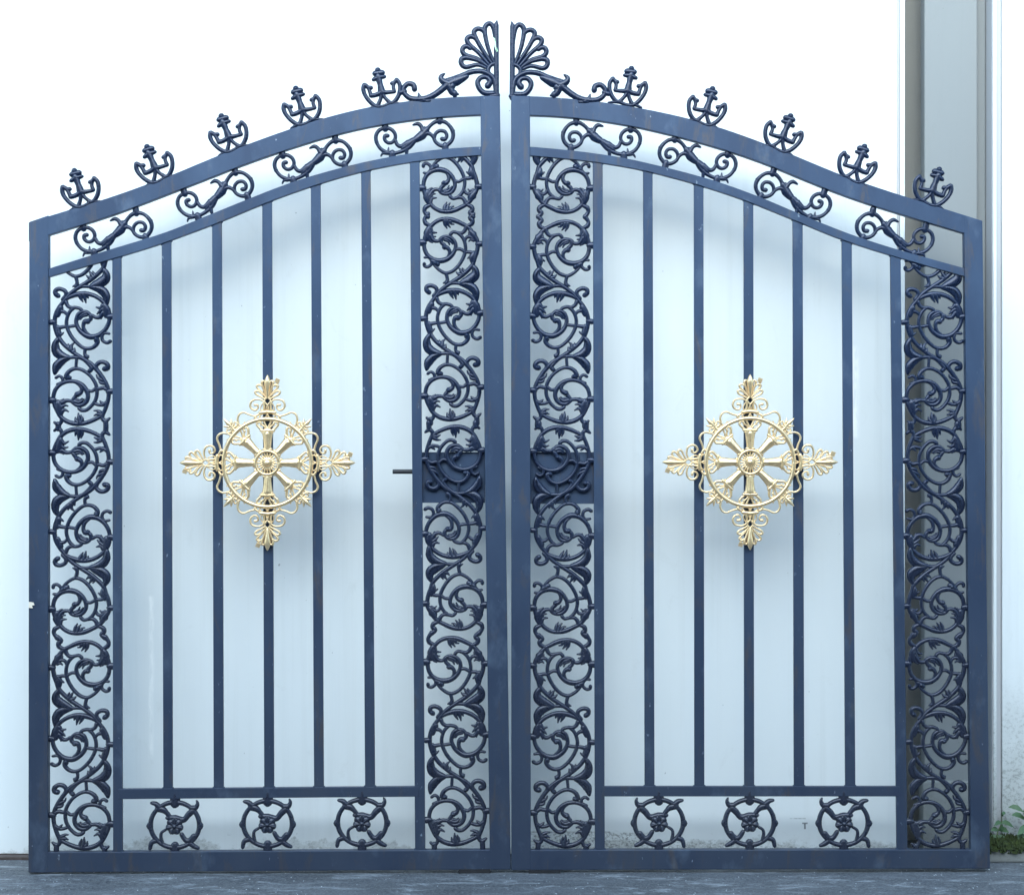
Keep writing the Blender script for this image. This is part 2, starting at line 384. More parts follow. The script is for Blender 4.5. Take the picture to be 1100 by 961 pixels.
def beads(mb, path, fn, k, keep):
    """the beaded rib on the feather"""
    for p in catmull(path, 24): blob(mb, p[0], p[1], 9.5, fn, k, .0045, -.0105, keep)

def scroll_panel(leaf, strip, base_name, off):
    """strip = (xl_top, xr_top, xl_bot, xr_bot, units, clip) ; units: list of (kind, sign, dy)"""
    xlt, xrt, xlb, xrb, units, clip = strip
    def cxw(py):
        t = (py - 168) / (911 - 168)
        a = xlt + (xlb - xlt) * t; b = xrt + (xrb - xrt) * t
        return (a + b) / 2, (b - a) / 70.3
    keep = lambda x, z: (GY - z / S) > clip(x / S + CX) - 5
    mb = MB(); k = S / 12
    for kind, sgn, dy in units:
        def fn(u, v):
            lu = (u - 480 - 0.0134 * (v - 440)) / 12.0; py = 675 + v / 12.0
            if kind == 'T': py += dy[0] + dy[1] * (py - 685); lu *= sgn
            elif kind == 'R': py = dy[0] + dy[1] * (py - 685) - py; lu *= -sgn
            elif kind == 'M': py = dy[0] + dy[1] * (py - 685) - py; lu *= sgn
            c, w = cxw(py)
            return PX(c + lu * w), PZ(py)
        for pts, w in U:
            if kind == 'M' and min(p[1] for p in pts) > 900: continue
            stroke(mb, pts, w, fn, k, .0075, 0, 16, keep)
        for (u, v, r) in BLOBS:
            if kind == 'M' and v > 900: continue
            blob(mb, u, v, r, fn, k, .0105, -.002, keep)
        if kind != 'M':
            for path in ([(800,770),(828,840),(790,912),(700,950)], [(680,985),(770,1015),(816,1080),(826,1150)], [(180,1680),(162,1750),(190,1850),(270,1890)], [(330,1908),(240,1945),(178,2020),(160,2090)]):
                beads(mb, path, fn, k, keep)
    return mb.build('scroll_panel', M_CAST, leaf, off=off)

# ------------------------------------------------------------------ small castings, built once around their own origin
def local_fn(ox, oy, sc_, mirror=False):
    s = -1 if mirror else 1
    return (lambda u, v: (s * (u - ox) / sc_ * S, -(v - oy) / sc_ * S)), S / sc_

def mesh_crest():
    mb = MB(); fn, k = local_fn(362, 365, 16)
    # derotate by 16.5 degrees so that the horn tips are level
    a = math.radians(16.5); f0 = fn
    def fn(u, v):
        x, z = f0(u, v); return x * math.cos(-a) - z * math.sin(-a), x * math.sin(-a) + z * math.cos(-a)
    for pts, w in [
        ([(92,455),(82,520),(110,600),(170,680),(250,750),(340,795),(410,790)], (62,54,56,52)),
        ([(632,300),(688,360),(708,450),(700,550),(662,640),(610,700),(540,712)], (56,54,56,50)),
        ([(210,860),(300,805),(400,795),(480,765),(560,722),(640,702),(760,700)], (30,44,44,44,26)),
        ([(92,450),(150,480),(196,550),(228,625)], (60,46,56)), ([(228,622),(300,602),(368,565),(405,525)], (58,60,70)),
        ([(150,480),(215,488)], (44,56)), ([(632,300),(598,360),(590,430),(618,505)], (54,46,50)),
        ([(618,508),(540,525),(460,538),(405,525)], (46,54,66)), ([(598,345),(556,372)], (46,52)),
        ([(312,280),(345,370),(375,450),(402,545)], (96,70,104)), ([(236,345),(300,305),(370,282),(425,270)], (52,66,66,46)),
        ([(248,238),(375,208)], (72,76)), ([(400,555),(398,650),(362,775)], (56,48,56)), ([(418,570),(480,640),(568,708)], (52,46,56))]:
        stroke(mb, pts, w, fn, k, .0085, 0, 20)
    blob(mb, 292, 175, 54, fn, k, .011)
    return mb.build('crest', M_CAST)
def mesh_border():
    mb = MB(); fn0, k = local_fn(555, 385, 11); a = math.radians(7.4)
    def fn(u, v):
        x, z = fn0(u, v); return x * math.cos(-a) - z * math.sin(-a), x * math.sin(-a) + z * math.cos(-a)
    for pts, w in [
        ([(690,290),(730,230),(790,182),(850,166),(930,190),(990,258),(1010,330),(990,400),(930,460)], (38,34,40,34,40,36,38)),
        ([(650,330),(715,312),(770,350),(800,412),(850,452),(915,468)], (50,34,34,38)),
        ([(786,385),(800,320),(850,282),(910,292),(934,340),(912,382),(878,378)], (26,34,34,34,42)),
        ([(545,405),(490,475),(410,520),(330,545),(250,545),(190,522),(140,480),(102,410),(98,340),(132,280),(200,250),(270,262),(318,310),(325,370),(290,418),(240,424),(202,390),(202,345),(236,340)], (50,40,34,38,34,38,34,36,34,34,40)),
        ([(300,552),(220,548),(178,550),(156,582)], (30,34,14)),
        ([(480,425),(400,466),(350,448),(326,395)], (64,40,34)), ([(350,448),(345,405)], (30,12)),
        ([(700,262),(640,335),(560,388)], (56,88,60)), ([(545,392),(480,440),(415,490)], (58,74,44)),
        ([(655,290),(632,232),(592,200),(536,214)], (50,38,38,18)), ([(660,270),(672,238)], (34,18)),
        ([(458,480),(460,560)], (46,30)), ([(240,540),(247,480)], (32,12)),
        ([(203,170),(207,262)], 62), ([(850,110),(850,176)], 60), ([(290,545),(290,600)], 66), ([(915,455),(918,520)], 64)]:
        stroke(mb, pts, w, fn, k, .0075, 0, 16)
    for u, v, r in ((104,416,26),(1006,285,26),(855,178,26),(210,256,26),(236,342,24),(880,380,26)): blob(mb, u, v, r, fn, k, .009)
    return mb.build('border_scroll', M_CAST)
def mesh_wheel():
    mb = MB(); fn, k = local_fn(523, 415, 11)
    ring = [(523 + 288 * math.cos(t) , 415 + 268 * math.sin(t)) for t in [math.pi * 2 * i / 28 for i in range(29)]]
    ring[0] = ring[28] = (811, 415)
    stroke(mb, ring, (46,40,46,40,46,40,46,40,46), fn, k, .008, 0, 16)
    for pts, w in [
        ([(335,215),(280,212),(256,165),(268,128)], (50,52,38,16)), ([(715,205),(748,168),(800,155)], (60,46,30)),
        ([(745,600),(800,625),(818,695)], (50,44,36)), ([(340,635),(295,668),(248,688)], (50,46,34)),
        ([(315,250),(365,295),(410,350),(455,355)], (60,60,52,60)), ([(725,225),(660,238),(612,282),(585,325)], (60,62,42,46)),
        ([(300,545),(350,600),(402,590),(445,525)], (50,52,46,40)), ([(630,470),(680,505),(688,560),(672,635)], (26,30,36)),
        ([(520,85),(523,160)], 96), ([(523,660),(523,745)], 84),
        ([(245,360),(218,430),(245,480)], (24,52,24)), ([(800,370),(830,425),(800,480)], (24,52,24)),
        ([(435,350),(520,335),(610,330)], (40,60,44))]:
        stroke(mb, pts, w, fn, k, .008, 0, 16)
    w = mb.build('rosette', M_CAST)
    fb = MB()
    for i in range(7):
        t = math.radians(12 + i * 360 / 7)
        c = (524 + 62 * math.cos(t), 425 + 62 * math.sin(t))
        blob(fb, c[0], c[1], 46, fn, k, .008, -.006)
        stroke(fb, [(524 + 18 * math.cos(t), 425 + 18 * math.sin(t)), (524 + 92 * math.cos(t), 425 + 92 * math.sin(t))], (14, 22), fn, k, .006, -.011)
    blob(fb, 524, 425, 30, fn, k, .008, -.012)
    f = fb.build('flower', M_CAST, w)
    return w, f

def mesh_finial(leaf, right, off):
    mb = MB()
    def T(px, py):
        if right: px = 1083.6 - px; py += 1.2
        return PX(px), PZ(py)
    f9 = lambda u, v: T(480 + u / 9.167, 20 + v / 9.167); k9 = S / 9.167
    f6 = lambda u, v: T(375 + u / 6.47, 60 + v / 6.47); k6 = S / 6.47
    for pts, w in [
        ([(486,70),(490,780)], 38), ([(494,30),(486,70)], (10,40)), ([(462,62),(482,100)], (12,30)),
        ([(462,440),(405,290),(374,140),(384,78),(420,56),(452,84),(470,170),(482,330)], (22,30,34,38,34,24,20)),
        ([(442,448),(345,305),(282,190),(268,138),(300,108),(345,116),(378,150)], (22,30,34,38,32)),
        ([(415,460),(305,335),(220,262),(198,212),(226,184),(266,190),(292,214)], (22,30,34,38,32)),
        ([(398,475),(300,402),(190,368),(154,330),(165,290),(200,280),(232,300)], (22,30,34,38,32)),
        ([(385,492),(300,462),(190,484),(146,455),(146,408),(185,392),(250,402),(330,430),(402,478)], (22,30,34,40,34,26,22)),
        ([(480,448),(436,462),(408,500),(412,545)], (30,32,32)),
        ([(490,745),(476,650),(452,585),(400,545),(330,524),(240,532),(150,568),(60,602),(0,622)], (40,36,36,38,40,44)),
        ([(460,742),(372,738),(320,692),(304,632),(338,586),(396,586),(426,628),(402,668)], (40,38,38,34,48)),
        ([(430,770),(500,760)], (30,40))]:
        stroke(mb, pts, w, f9, k9, .0085, -.010, 12)
    blob(mb, 404, 660, 28, f9, k9, .010, -.010)
    for pts, w in [
        ([(742,178),(680,211),(620,258),(560,293),(500,306),(432,302),(388,270),(380,232),(410,200),(448,208),(456,238)], (34,34,32,30,28,26,26,30)),
        ([(820,148),(740,182),(668,212)], (24,54,30)), ([(690,200),(648,178),(640,150),(664,130)], (44,34,26,10)),
        ([(700,215),(720,262),(758,272)], (44,34,12)), ([(715,215),(700,250)], (40,16)), ([(735,262),(735,280)], (30,26)),
        ([(520,312),(494,296),(484,266)], (34,24,8)), ([(500,318),(560,318)], (20,20)), ([(355,262),(388,252)], (26,26)),
        ([(790,165),(800,140)], (24,10))]:
        stroke(mb, pts, w, f6, k6, .0085, -.014, 12)
    blob(mb, 455, 236, 17, f6, k6, .010, -.014)
    return mb.build('shell_finial', M_CAST, leaf, off=off)

# gold medallion, in photo pixels around its centre
def medallion():
    global WS
    k = S
    fn = lambda u, v: (u * S, -v * S)
    def rot(pts, a):
        c, s = math.cos(a), math.sin(a); return [(x * c - y * s, x * s + y * c) for x, y in pts]
    ring = MB()
    def circ(r, n=64): return [(r * math.cos(2 * math.pi * i / n), r * math.sin(2 * math.pi * i / n)) for i in range(n + 1)]
    stroke(ring, circ(47), 3.6, fn, k, .009, 0, 2.5)
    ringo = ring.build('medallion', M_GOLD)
    hub = MB(); stroke(hub, circ(12.6, 48), 2.9, fn, k, .011, -.004, 2)
    for i in range(20):
        a = 2 * math.pi * i / 20
        stroke(hub, rot([(3, 0), (10.6 if i % 2 else 11.4, 0)], a), (.9, 1.9, .9), fn, k, .005, -.003, 2)
    blob(hub, 0, 0, 4.2, fn, k, .007, -.006); blob(hub, 0, 0, 8.0, fn, k, .005, -.003)
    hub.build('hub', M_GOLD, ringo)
    # spoke pointing up with its capital
    sp = MB()
    stroke(sp, [(0, -14.5), (0, -24), (0, -32.5)], (5.6, 7.0, 9.4), fn, k, .0075, 0, 2)
    stroke(sp, [(0, -15), (0, -24), (0, -31)], (2.4, 3.2, 4.6), fn, k, .007, -.0045, 2)
    stroke(sp, [(-3.9, -14.6), (3.9, -14.6)], 2.3, fn, k, .009, -.001, 2)
    stroke(sp, [(-6.9, -34.4), (6.9, -34.4)], 2.6, fn, k, .010, -.001, 2)
    stroke(sp, [(-5.6, -32.2), (5.6, -32.2)], 1.6, fn, k, .008, -.001, 2)
    for s in (-1, 1):
        stroke(sp, [(s*5.6, -35), (s*8.6, -37.5), (s*11.2, -40.6), (s*10.2, -43.6), (s*7.2, -43.2), (s*6.6, -40.8)], (2.4, 2.3, 2.2, 1.8, 2.2), fn, k, .007, 0, 1.2)
        stroke(sp, [(s*1.6, -35.4), (s*3.2, -38.6), (s*6.2, -41.2), (s*8.6, -44.6)], (1.6, 1.5, 1.8), fn, k, .006, 0, 1.2)
        stroke(sp, [(0, -36.5), (s*1.8, -40), (s*4.4, -45.2)], (1.7, 1.5, 1.7), fn, k, .006, 0, 1.2)
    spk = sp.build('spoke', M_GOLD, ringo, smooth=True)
    for i in range(1, 8):
        o = spk.copy(); col.objects.link(o); o.parent = ringo; o.rotation_euler.y = i * math.pi / 4
    # palmette finial pointing up
    fi = MB()
    F = lambda u, v: ((u - 460) / 12.0, (v - 400) / 12.0 - (496.9 - 400))      # from the 12x crop at (250,400)
    def st(pts, w, mir=True, dep=.007, y0=0.0):
        q = [F(*p) for p in pts]; ww = [x / 12.0 for x in (w if isinstance(w, (tuple, list)) else (w,))]
        stroke(fi, q, ww, fn, k, dep, y0, 1.0)
        if mir: stroke(fi, [(-a, b) for a, b in q], ww, fn, k, dep, y0, 1.0)
    st([(460,770),(460,700)], 10, False)
    fi = MB(); WS = 1.12
    F = lambda u, v: ((u - 460) / 12.0, v / 12.0 - 96.9)
    st([(460,42),(460,130),(460,230),(460,318)], (12,84,52,20), False, .010, -.001)
    st([(452,318),(418,230),(388,150),(396,112),(424,120)], (18,20,24,30,22))
    st([(440,330),(392,262),(340,212),(322,180),(352,160),(390,180)], (18,20,24,28,22))
    st([(428,345),(372,312),(318,286),(300,252),(330,238),(372,262),(420,306)], (20,22,26,28,22,18))
    st([(412,300),(372,240)], (12,16)); st([(432,290),(404,220),(396,190)], (12,14,14))
    st([(460,318),(420,368),(460,424)], 22)
    st([(418,372),(418,440),(410,492)], (26,24,28)); st([(460,424),(448,460),(440,492)], (20,16))
    st([(460,424),(460,490)], (20,10), False)
    st([(418,384),(380,356),(322,348),(264,366),(238,414),(252,464),(300,488),(336,462),(334,424),(300,418)], (18,22,24,26,26,24,20,34))
    st([(402,505),(372,470),(386,420),(410,390)], (14,14,14))
    st([(365,520),(460,508)], (40,44), True, .010)
    st([(345,540),(300,572),(322,605)], (24,34,30)); st([(400,530),(360,560),(380,600)], (18,18,18)); st([(460,540),(432,595)], (18,18))
    st([(330,600),(460,596)], (24,24))
    # flowing side arms to the corner leaf
    st([(312,566),(230,545),(155,516),(100,538),(76,595),(84,650),(62,690),(22,712),(-18,716)], (26,22,24,26,26,24,24))
    st([(84,650),(110,690),(150,680),(164,640)], (22,24,18,14))
    st([(22,712),(-4,742),(10,778),(40,770)], (20,20,18,24))
    fin = fi.build('palmette', M_GOLD, ringo)
    for i in range(1, 4):
        o = fin.copy(); col.objects.link(o); o.parent = ringo; o.rotation_euler.y = i * math.pi / 2
    WS = 1.1
    # corner leaf, drawn pointing up-left at 45 degrees
    cl = MB()
    q = 1 / math.sqrt(2)
    def c(pts, w, mir=True):
        stroke(cl, pts, w, fn, k, .007, 0, 1.0)
        if mir: stroke(cl, [(-a, b) for a, b in pts], w, fn, k, .007, 0, 1.0)
    c([(0, -48), (0, -53.5)], (3, 2.4), False); c([(0, -53), (0, -59), (0, -66)], (2.4, 4.4, .8), False)
    c([(0, -55), (2.8, -57.5), (5.4, -60.5)], (2.2, 3.0, .8)); c([(0, -53.5), (3.4, -54.2), (5.6, -56)], (2, 2.2, 1))
    c([(0, -52.8), (4, -50.8), (7, -52.5), (6.6, -55.2)], (2, 2, 1.6))
    c([(-1, -49.5), (5, -48.8)], (2, 1.6))
    le = cl.build('corner_leaf', M_GOLD, ringo); le.rotation_euler.y = math.pi / 4
    for i in range(1, 4):
        o = le.copy(); col.objects.link(o); o.parent = ringo; o.rotation_euler.y = math.pi / 4 + i * math.pi / 2
    # square casting tabs
    for (x, y) in ((10.6, -87.6), (-88.3, 9), (88.6, -9), (-10, 88.0)):
        tb = MB(); h = 2.5
        pr = [(x + a * .9 - b * .35, y + a * .35 + b * .9) for a, b in ((-h, -h), (h, -h), (h, h), (-h, h))]
        prism(tb, [fn(*p) for p in pr], -.006, .004)
        stroke(tb, [(x, y), (x * .93, y * .93)], 2.0, fn, k, .005, 0, 1)
        tb.build('casting_tab', M_GOLD, ringo, smooth=False, bevel=.001)
    return ringo

def copy_tree(o, parent):
    c = o.copy(); col.objects.link(c); c.parent = parent
    for ch in list(o.children): copy_tree(ch, c)
    return c

# ------------------------------------------------------------------ frames
TOP_L = [(32,239.5),(53,233),(73,226.7),(110,216),(153,201),(190,187),(233,168.5),(270,154.5),(300,143.5),(347,127.7),(397,115.5),(433,110),(480,105.5),(517,104),(537,104)]
TOP_Lb = [(32,260),(52.7,253.3),(120,233),(193,205),(253,181.5),(280,171.3),(313,160.5),(347,149.5),(390,138.5),(433,131.3),(480,126),(515,124.3),(537,124)]
MID_L = [(45,291.4),(52.7,289),(120,268),(180,250),(233,228),(300,201),(333,189.8),(390,174.6),(447,164),(480,160),(516,158),(525,157.8)]
MID_Lb = [(45,300.5),(52.7,298),(120,279),(170,264),(233,240.7),(293,215.5),(343,198),(388,185),(440,174.7),(480,170),(517,167.3),(525,167)]
TOP_R = [(549,104),(569,104.2),(590,105),(640,109.5),(690,117.3),(740,128),(780,140),(820,154.5),(863,172),(903,189),(953,206),(980,214.5),(1020,227),(1053.5,237.5)]
TOP_Rb = [(549,124.5),(569,124.7),(600,126),(640,130),(690,138.5),(740,151),(780,162.5),(820,176),(887,204),(937,222),(987,237),(1034,251),(1053,256.8)]
MID_R = [(560,157.7),(569,158),(623,163),(673,170.3),(740,186.5),(780,198.5),(820,213.5),(866.7,234),(920,255),(970,270.5),(1034,288),(1045,291)]
MID_Rb = [(560,167.4),(569,167.7),(636.7,174),(690,183),(746.7,198),(800,215.5),(853,237),(903,258),(956.7,275),(1034,297),(1045,300)]

def interp(pts):
    def f(x):
        if x <= pts[0][0]: return pts[0][1]
        for a, b in zip(pts, pts[1:]):
            if x <= b[0]: return a[1] + (b[1] - a[1]) * (x - a[0]) / (b[0] - a[0])
        return pts[-1][1]
    return f
def smooth_curve(pts):
    """gentle quadratic-ish smoothing of the traced edge"""
    f = interp(pts)
    def g(x):
        ws = [(-24, 1), (-12, 2), (0, 3), (12, 2), (24, 1)]
        lo, hi = pts[0][0], pts[-1][0]; m = min(x - lo, hi - x, 24) / 24
        return sum(w * f(x + d * m) for d, w in ws) / 9
    return g
def quad(mb, a, b, c, d, y0, y1):  # photo px corners
    prism(mb, [(PX(p[0]), PZ(p[1])) for p in (a, b, c, d)], y0, y1)
def arc_rail(mb, top, bot, y0, y1, n=36):
    ft, fb = smooth_curve(top), smooth_curve(bot)
    x0, x1 = top[0][0], top[-1][0]
    xs = [x0 + (x1 - x0) * i / n for i in range(n + 1)]
    vs, fs = [], []
    for x in xs:
        for (py, y) in ((ft(x), y0), (fb(x), y0), (fb(x), y1), (ft(x), y1)):
            vs.append((PX(x), y, PZ(py)))
    for i in range(n):
        for k in range(4):
            k2 = (k + 1) % 4
            fs.append((i * 4 + k, i * 4 + k2, (i + 1) * 4 + k2, (i + 1) * 4 + k))
    fs.append((3, 2, 1, 0)); fs.append(tuple(n * 4 + k for k in range(4)))
    mb.add(vs, fs)

WS = 1.35
crest0 = mesh_crest()
WS = 1.25
border0 = mesh_border(); wheel0, flower0 = mesh_wheel()
WS = 1.25
med0 = medallion()
WS = 1.36; MINW = .0036
used = {}
def place(proto, leaf, px, py, deg, y, mirror=False, off=(0, 0, 0)):
    """first use moves the prototype itself, later ones copy it"""
    if proto.name in used: o = copy_tree(proto, leaf)
    else: used[proto.name] = 1; o = proto; o.parent = leaf
    o.location = (PX(px) - off[0], y - off[1], PZ(py) - off[2])
    o.rotation_euler = (0, math.radians(deg), 0)      # positive = clockwise as seen
    o.scale = (-1, 1, 1) if mirror else (1, 1, 1)
    return o

def weld(mb, px, py, r=2.4):
    """small fillet weld at a joint"""
    blob(mb, px, py, r, lambda u, v: (PX(u), PZ(v)), S, .012, -.002)

FY = 0.0
def gate(name, label, right):
    if not right:
        cxp = 290; TOP, TOPb, MID, MIDb = TOP_L, TOP_Lb, MID_L, MID_Lb
        stiles = [((32.6, 239), (53.2, 232), (52.7, 935.6), (31.7, 935.6), 'outer_stile'), ((516, 104), (537, 104), (548.6, 932.3), (526.3, 932.6), 'inner_stile')]
        bars = [(121, 130.4, 121.9, 132), (174, 184, 175.7, 185.7), (228, 238.3, 229.8, 240.5), (281.8, 292.2, 284, 294.6), (334, 344.3, 337.5, 348), (388, 398, 392.3, 403), (440.3, 450.7, 446, 457)]
        low = [(128, 846.6), (450, 843.8), (450, 854.8), (128, 857.4)]
        bot = [(45, 914), (532, 911.3), (532, 932.4), (45, 935.5)]
    else:
        cxp = 806; TOP, TOPb, MID, MIDb = TOP_R, TOP_Rb, MID_R, MID_Rb
        stiles = [((549, 104), (569.3, 104), (570.2, 932.8), (549.3, 933.2), 'inner_stile'), ((1034.5, 231.6), (1054.2, 237.8), (1062.3, 931.4), (1041.9, 931.6), 'outer_stile')]
        bars = [(636.7, 647.3, 639, 649.6), (690.7, 700.9, 692.4, 703), (745.3, 755.5, 745.8, 756.5), (798.7, 809, 799.3, 810), (851.3, 862, 852.7, 863.8), (904, 914.7, 907.9, 918.6), (956, 967, 963, 974.4)]
        low = [(646, 843.8), (966, 843.8), (966, 854.5), (646, 854.5)]
        bot = [(564, 911.6), (1048, 911), (1048, 931.4), (564, 933)]
    off = (PX(cxp), 0, 0)
    g = thing(name, label, 'gate', off, 'pair of matching ornamental iron gate leaves')
    for a, b, c_, d, nm in stiles:
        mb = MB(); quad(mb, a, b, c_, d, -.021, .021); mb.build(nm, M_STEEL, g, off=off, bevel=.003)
    mb = MB(); arc_rail(mb, [p for p in TOP], TOPb, -.0200, .0200)
    # mitre: let the arched rail end inside the stiles
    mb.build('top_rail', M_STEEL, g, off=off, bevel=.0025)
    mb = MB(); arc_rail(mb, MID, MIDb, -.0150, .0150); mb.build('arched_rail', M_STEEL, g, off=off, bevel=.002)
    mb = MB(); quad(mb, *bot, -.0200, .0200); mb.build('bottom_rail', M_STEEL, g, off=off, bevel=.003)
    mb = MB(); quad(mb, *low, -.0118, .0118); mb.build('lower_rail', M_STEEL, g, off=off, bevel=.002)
    fm, fmb = interp(MID), interp(MIDb); fl = interp([low[0], low[1]]); fb = interp([bot[0], bot[1]])
    welds = MB()
    for i, (a, b, c_, d) in enumerate(bars):
        yt = fm(a) + 5; ylow = (fb if i in (0, 6) else fl)
        mb = MB(); yl = ylow(c_) + 4; yb = 911 if i in (0, 6) else 844
        t = (yl - yb) / 650
        quad(mb, (a, fm(a) + 4), (b, fm(b) + 4), (d, yl), (c_, yl), -.0085 if i not in (0, 6) else -.0100, .0085)
        jb = ylow(c_)
        for (x, y) in ((a, fmb(a)), (b, fmb(b)), (c_, jb), (d, jb)):
            weld(mb, x, y, 1.6)
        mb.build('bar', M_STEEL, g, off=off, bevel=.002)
    # scroll panels
    if not right:
        strips = [(53.3, 121, 52.7, 121.9, [('T', 1, (-446.5, -.020)), ('R', -1, (1364.7, .010)), ('T', -1, (4.4, 0))], interp(MIDb)),
                  (450.7, 516, 457, 526.3, [('T', 1, (-449.5, -.0285)), ('M', 1, (912.3, .02)), ('R', 1, (1359.8, .0207)), ('T', 1, (0, 0))], interp(MIDb))]
    else:
        strips = [(569.3, 636.7, 570.2, 639, [('T', -1, (-446.6, -.0266)), ('M', -1, (912.6, .02)), ('R', -1, (1363.3, .008)), ('T', -1, (2.4, -.002))], interp(MIDb)),
                  (967, 1034.7, 974.4, 1041.9, [('T', 1, (-445.8, -.026)), ('R', 1, (1362.8, .013)), ('T', 1, (1.8, -.001))], interp(MIDb))]
    for s in strips:
        u = []
        for (kd, sg, dy) in s[4]:
            u.append((kd, sg, dy))
        st = (s[0], s[1], s[2], s[3], u, s[5])
        scroll_panel(g, st, 'scroll_panel', off)
    # crest, borders, wheels
    if not right:
        cr = [(85, 196, -16.7), (163.7, 170, -20.5), (243.2, 137, -19.4), (322.5, 107.8, -16.5), (409, 88.6, -10)]
        bo = [(122.7, 252.3, -15.6), (232, 211.5, -22), (336.7, 174.5, -15.5), (445.5, 150, -7.4)]
        wh = [(188, 885.5), (287.6, 884), (389, 882.6)]
    else:
        cr = [(675.3, 87, 9), (761, 108.3, 15.3), (843.7, 137, 20), (923, 169.7, 20), (1003.7, 194.5, 17.5)]
        bo = [(646, 151.4, 7.1), (748.7, 173.5, 15.6), (850.8, 212.5, 22.5), (960.5, 253.4, 16.6)]
        wh = [(707.7, 882.7), (805.2, 882.6), (906.2, 882.8)]
    for x, y, a in cr: place(crest0, g, x, y, a, -.013, right, off)
    for x, y, a in bo: place(border0, g, x, y, a, -.001, right, off)
    for x, y in wh: place(wheel0, g, x, y, 0, -.002, not right, off)
    mesh_finial(g, right, off)
    place(med0, g, 288.3 if not right else 804.8, 496.9 if not right else 496.2, 0, -.030, False, off)
    # medallion standoff blocks on the bars it is welded to
    # lock plate behind the inner scroll panel
    lp = MB()
    if not right: box(lp, PX(449), PX(521), .013, .024, PZ(540), PZ(485.5))
    else: box(lp, PX(568), PX(642), .013, .024, PZ(541), PZ(485.5))
    lp.build('lock_plate', M_STEEL, g, off=off, bevel=.0015)
    if not right:
        h = MB(); n = 16
        x0, x1, zc, r = PX(421.8), PX(448), PZ(506.4), .0098
        vs = [(x, .004 + r * math.cos(2 * math.pi * i / n), zc + r * math.sin(2 * math.pi * i / n)) for x in (x0, x1) for i in range(n)]
        fs = [(i, (i + 1) % n, (i + 1) % n + n, i + n) for i in range(n)] + [tuple(range(n)), tuple(range(2 * n - 1, n - 1, -1))]
        h.add(vs, fs); h.build('latch_handle', M_DARK, g, off=off, bevel=.0015)
    # feet the leaf stands on
    f = MB()
    if not right: box(f, PX(493), PX(527), -.022, .02, 0, PZ(932.0))
    else: box(f, PX(568), PX(602), -.030, .02, 0, PZ(932.6))
    fo = MB(); fo.v = f.v[:8]; fo.f = f.f[:6]
    fo.build('foot_plate', M_DARK, g, smooth=False, off=off)
    if not right:
        tp = MB(); prism(tp, [(PX(a), PZ(b)) for a, b in ((533.2, 649.5 - 0), (533.2, 650), (533.2, 651))] if False else [(PX(a), PZ(b)) for a, b in ((32.6, 645.5), (37.6, 646.2), (38.8, 649), (36, 649.6), (37, 652.4), (32.6, 652))], -.0275, -.0262)
        tp.build('torn_sticker', M_LABEL, g, smooth=False, off=off)
        tp = MB(); prism(tp, [(PX(a), PZ(b)) for a, b in ((529.2, 41), (531.8, 42.5), (532.8, 49), (534.8, 56), (533.4, 57.5), (530.8, 50))], -.0205, -.0190)
        tp.build('green_tape', M_TAPE, g, smooth=False, off=off)
    return g

gate('gate_leaf', 'left leaf of the blue-grey iron gates, with a short black latch handle', False)
gate('gate_leaf', 'right leaf of the blue-grey iron gates, in front of the grey pillar, without latch handle', True)

# ------------------------------------------------------------------ the place behind
WY = .31           # wall face
ZT = 6.5
xL = XD(972, WY); xR = XD(1067, WY)
def slab(name, mat, x0, x1, y0, y1, z0, z1, parent=None, bevel=.004):
    mb = MB(); box(mb, x0, x1, y0, y1, z0, z1); return mb.build(name, mat, parent, smooth=False, bevel=bevel)
# left wall: sheet, groove and edge bead
w = thing('wall', 'long white painted wall behind both gate leaves, ending at the grey pillar', 'wall', (0, WY, 0))
def wpart(nm, mat, x0, x1, y0, y1, z0, z1, bevel=.003):
    mb = MB(); box(mb, x0, x1, y0, y1, z0, z1); return mb.build(nm, mat, w, smooth=False, off=(0, WY, 0), bevel=bevel)
ZB = .010
wpart('wall_face', M_WALL, -9, XD(963.5, WY), WY, WY + .50, ZB, ZT)
wpart('groove', M_TRIM, XD(963.5, WY) + .001, XD(966.5, WY), WY + .007, WY + .49, ZB, ZT - .01)
wpart('edge_bead', M_WALL, XD(966.5, WY) + .001, xL, WY - .002, WY + .50, ZB, ZT)
wpart('sill', M_RUST, -9, XD(40, .29), WY - .055, WY + .4, -.01, ZB - .002)
w2 = thing('wall', 'narrow piece of white wall with mouldy foot at the right edge, beyond the grey pillar', 'wall', (xR, WY, 0))
def w2part(nm, mat, x0, x1, y0, y1, z0, z1, bevel=.003):
    mb = MB(); box(mb, x0, x1, y0, y1, z0, z1); return mb.build(nm, mat, w2, smooth=False, off=(xR, WY, 0), bevel=bevel)
w2part('wall_face', M_WALLR, XD(1076.5, WY), 9, WY, WY + .50, 0, ZT)
w2part('groove', M_TRIM, XD(1070.8, WY), XD(1076.5, WY) - .001, WY + .010, WY + .49, 0, ZT - .01)
w2part('edge_bead', M_WALLR, xR, XD(1070.8, WY) - .001, WY - .001, WY + .50, 0, ZT)
PY = .385
p = thing('pillar', 'square grey pillar standing in the recess behind the right gate leaf', 'pillar', (XD(1021, PY), PY, 0))
def ppart(nm, mat, x0, x1, y0, y1, z0, z1, bevel=.006):
    mb = MB(); box(mb, x0, x1, y0, y1, z0, z1); return mb.build(nm, mat, p, smooth=False, off=tuple(p.location), bevel=bevel)
ppart('shaft', M_PILLAR, XD(993, PY), XD(1050.5, PY), PY, PY + .084, .30, ZT, .008)
ppart('footing', M_CONC, XD(991, PY), XD(1051.5, PY), PY - .012, PY + .084, 0, ZD(838, PY), .006)
ppart('infill', M_RECESS, xL - .3, XD(1021, PY), PY + .24, PY + .40, 0, ZT)
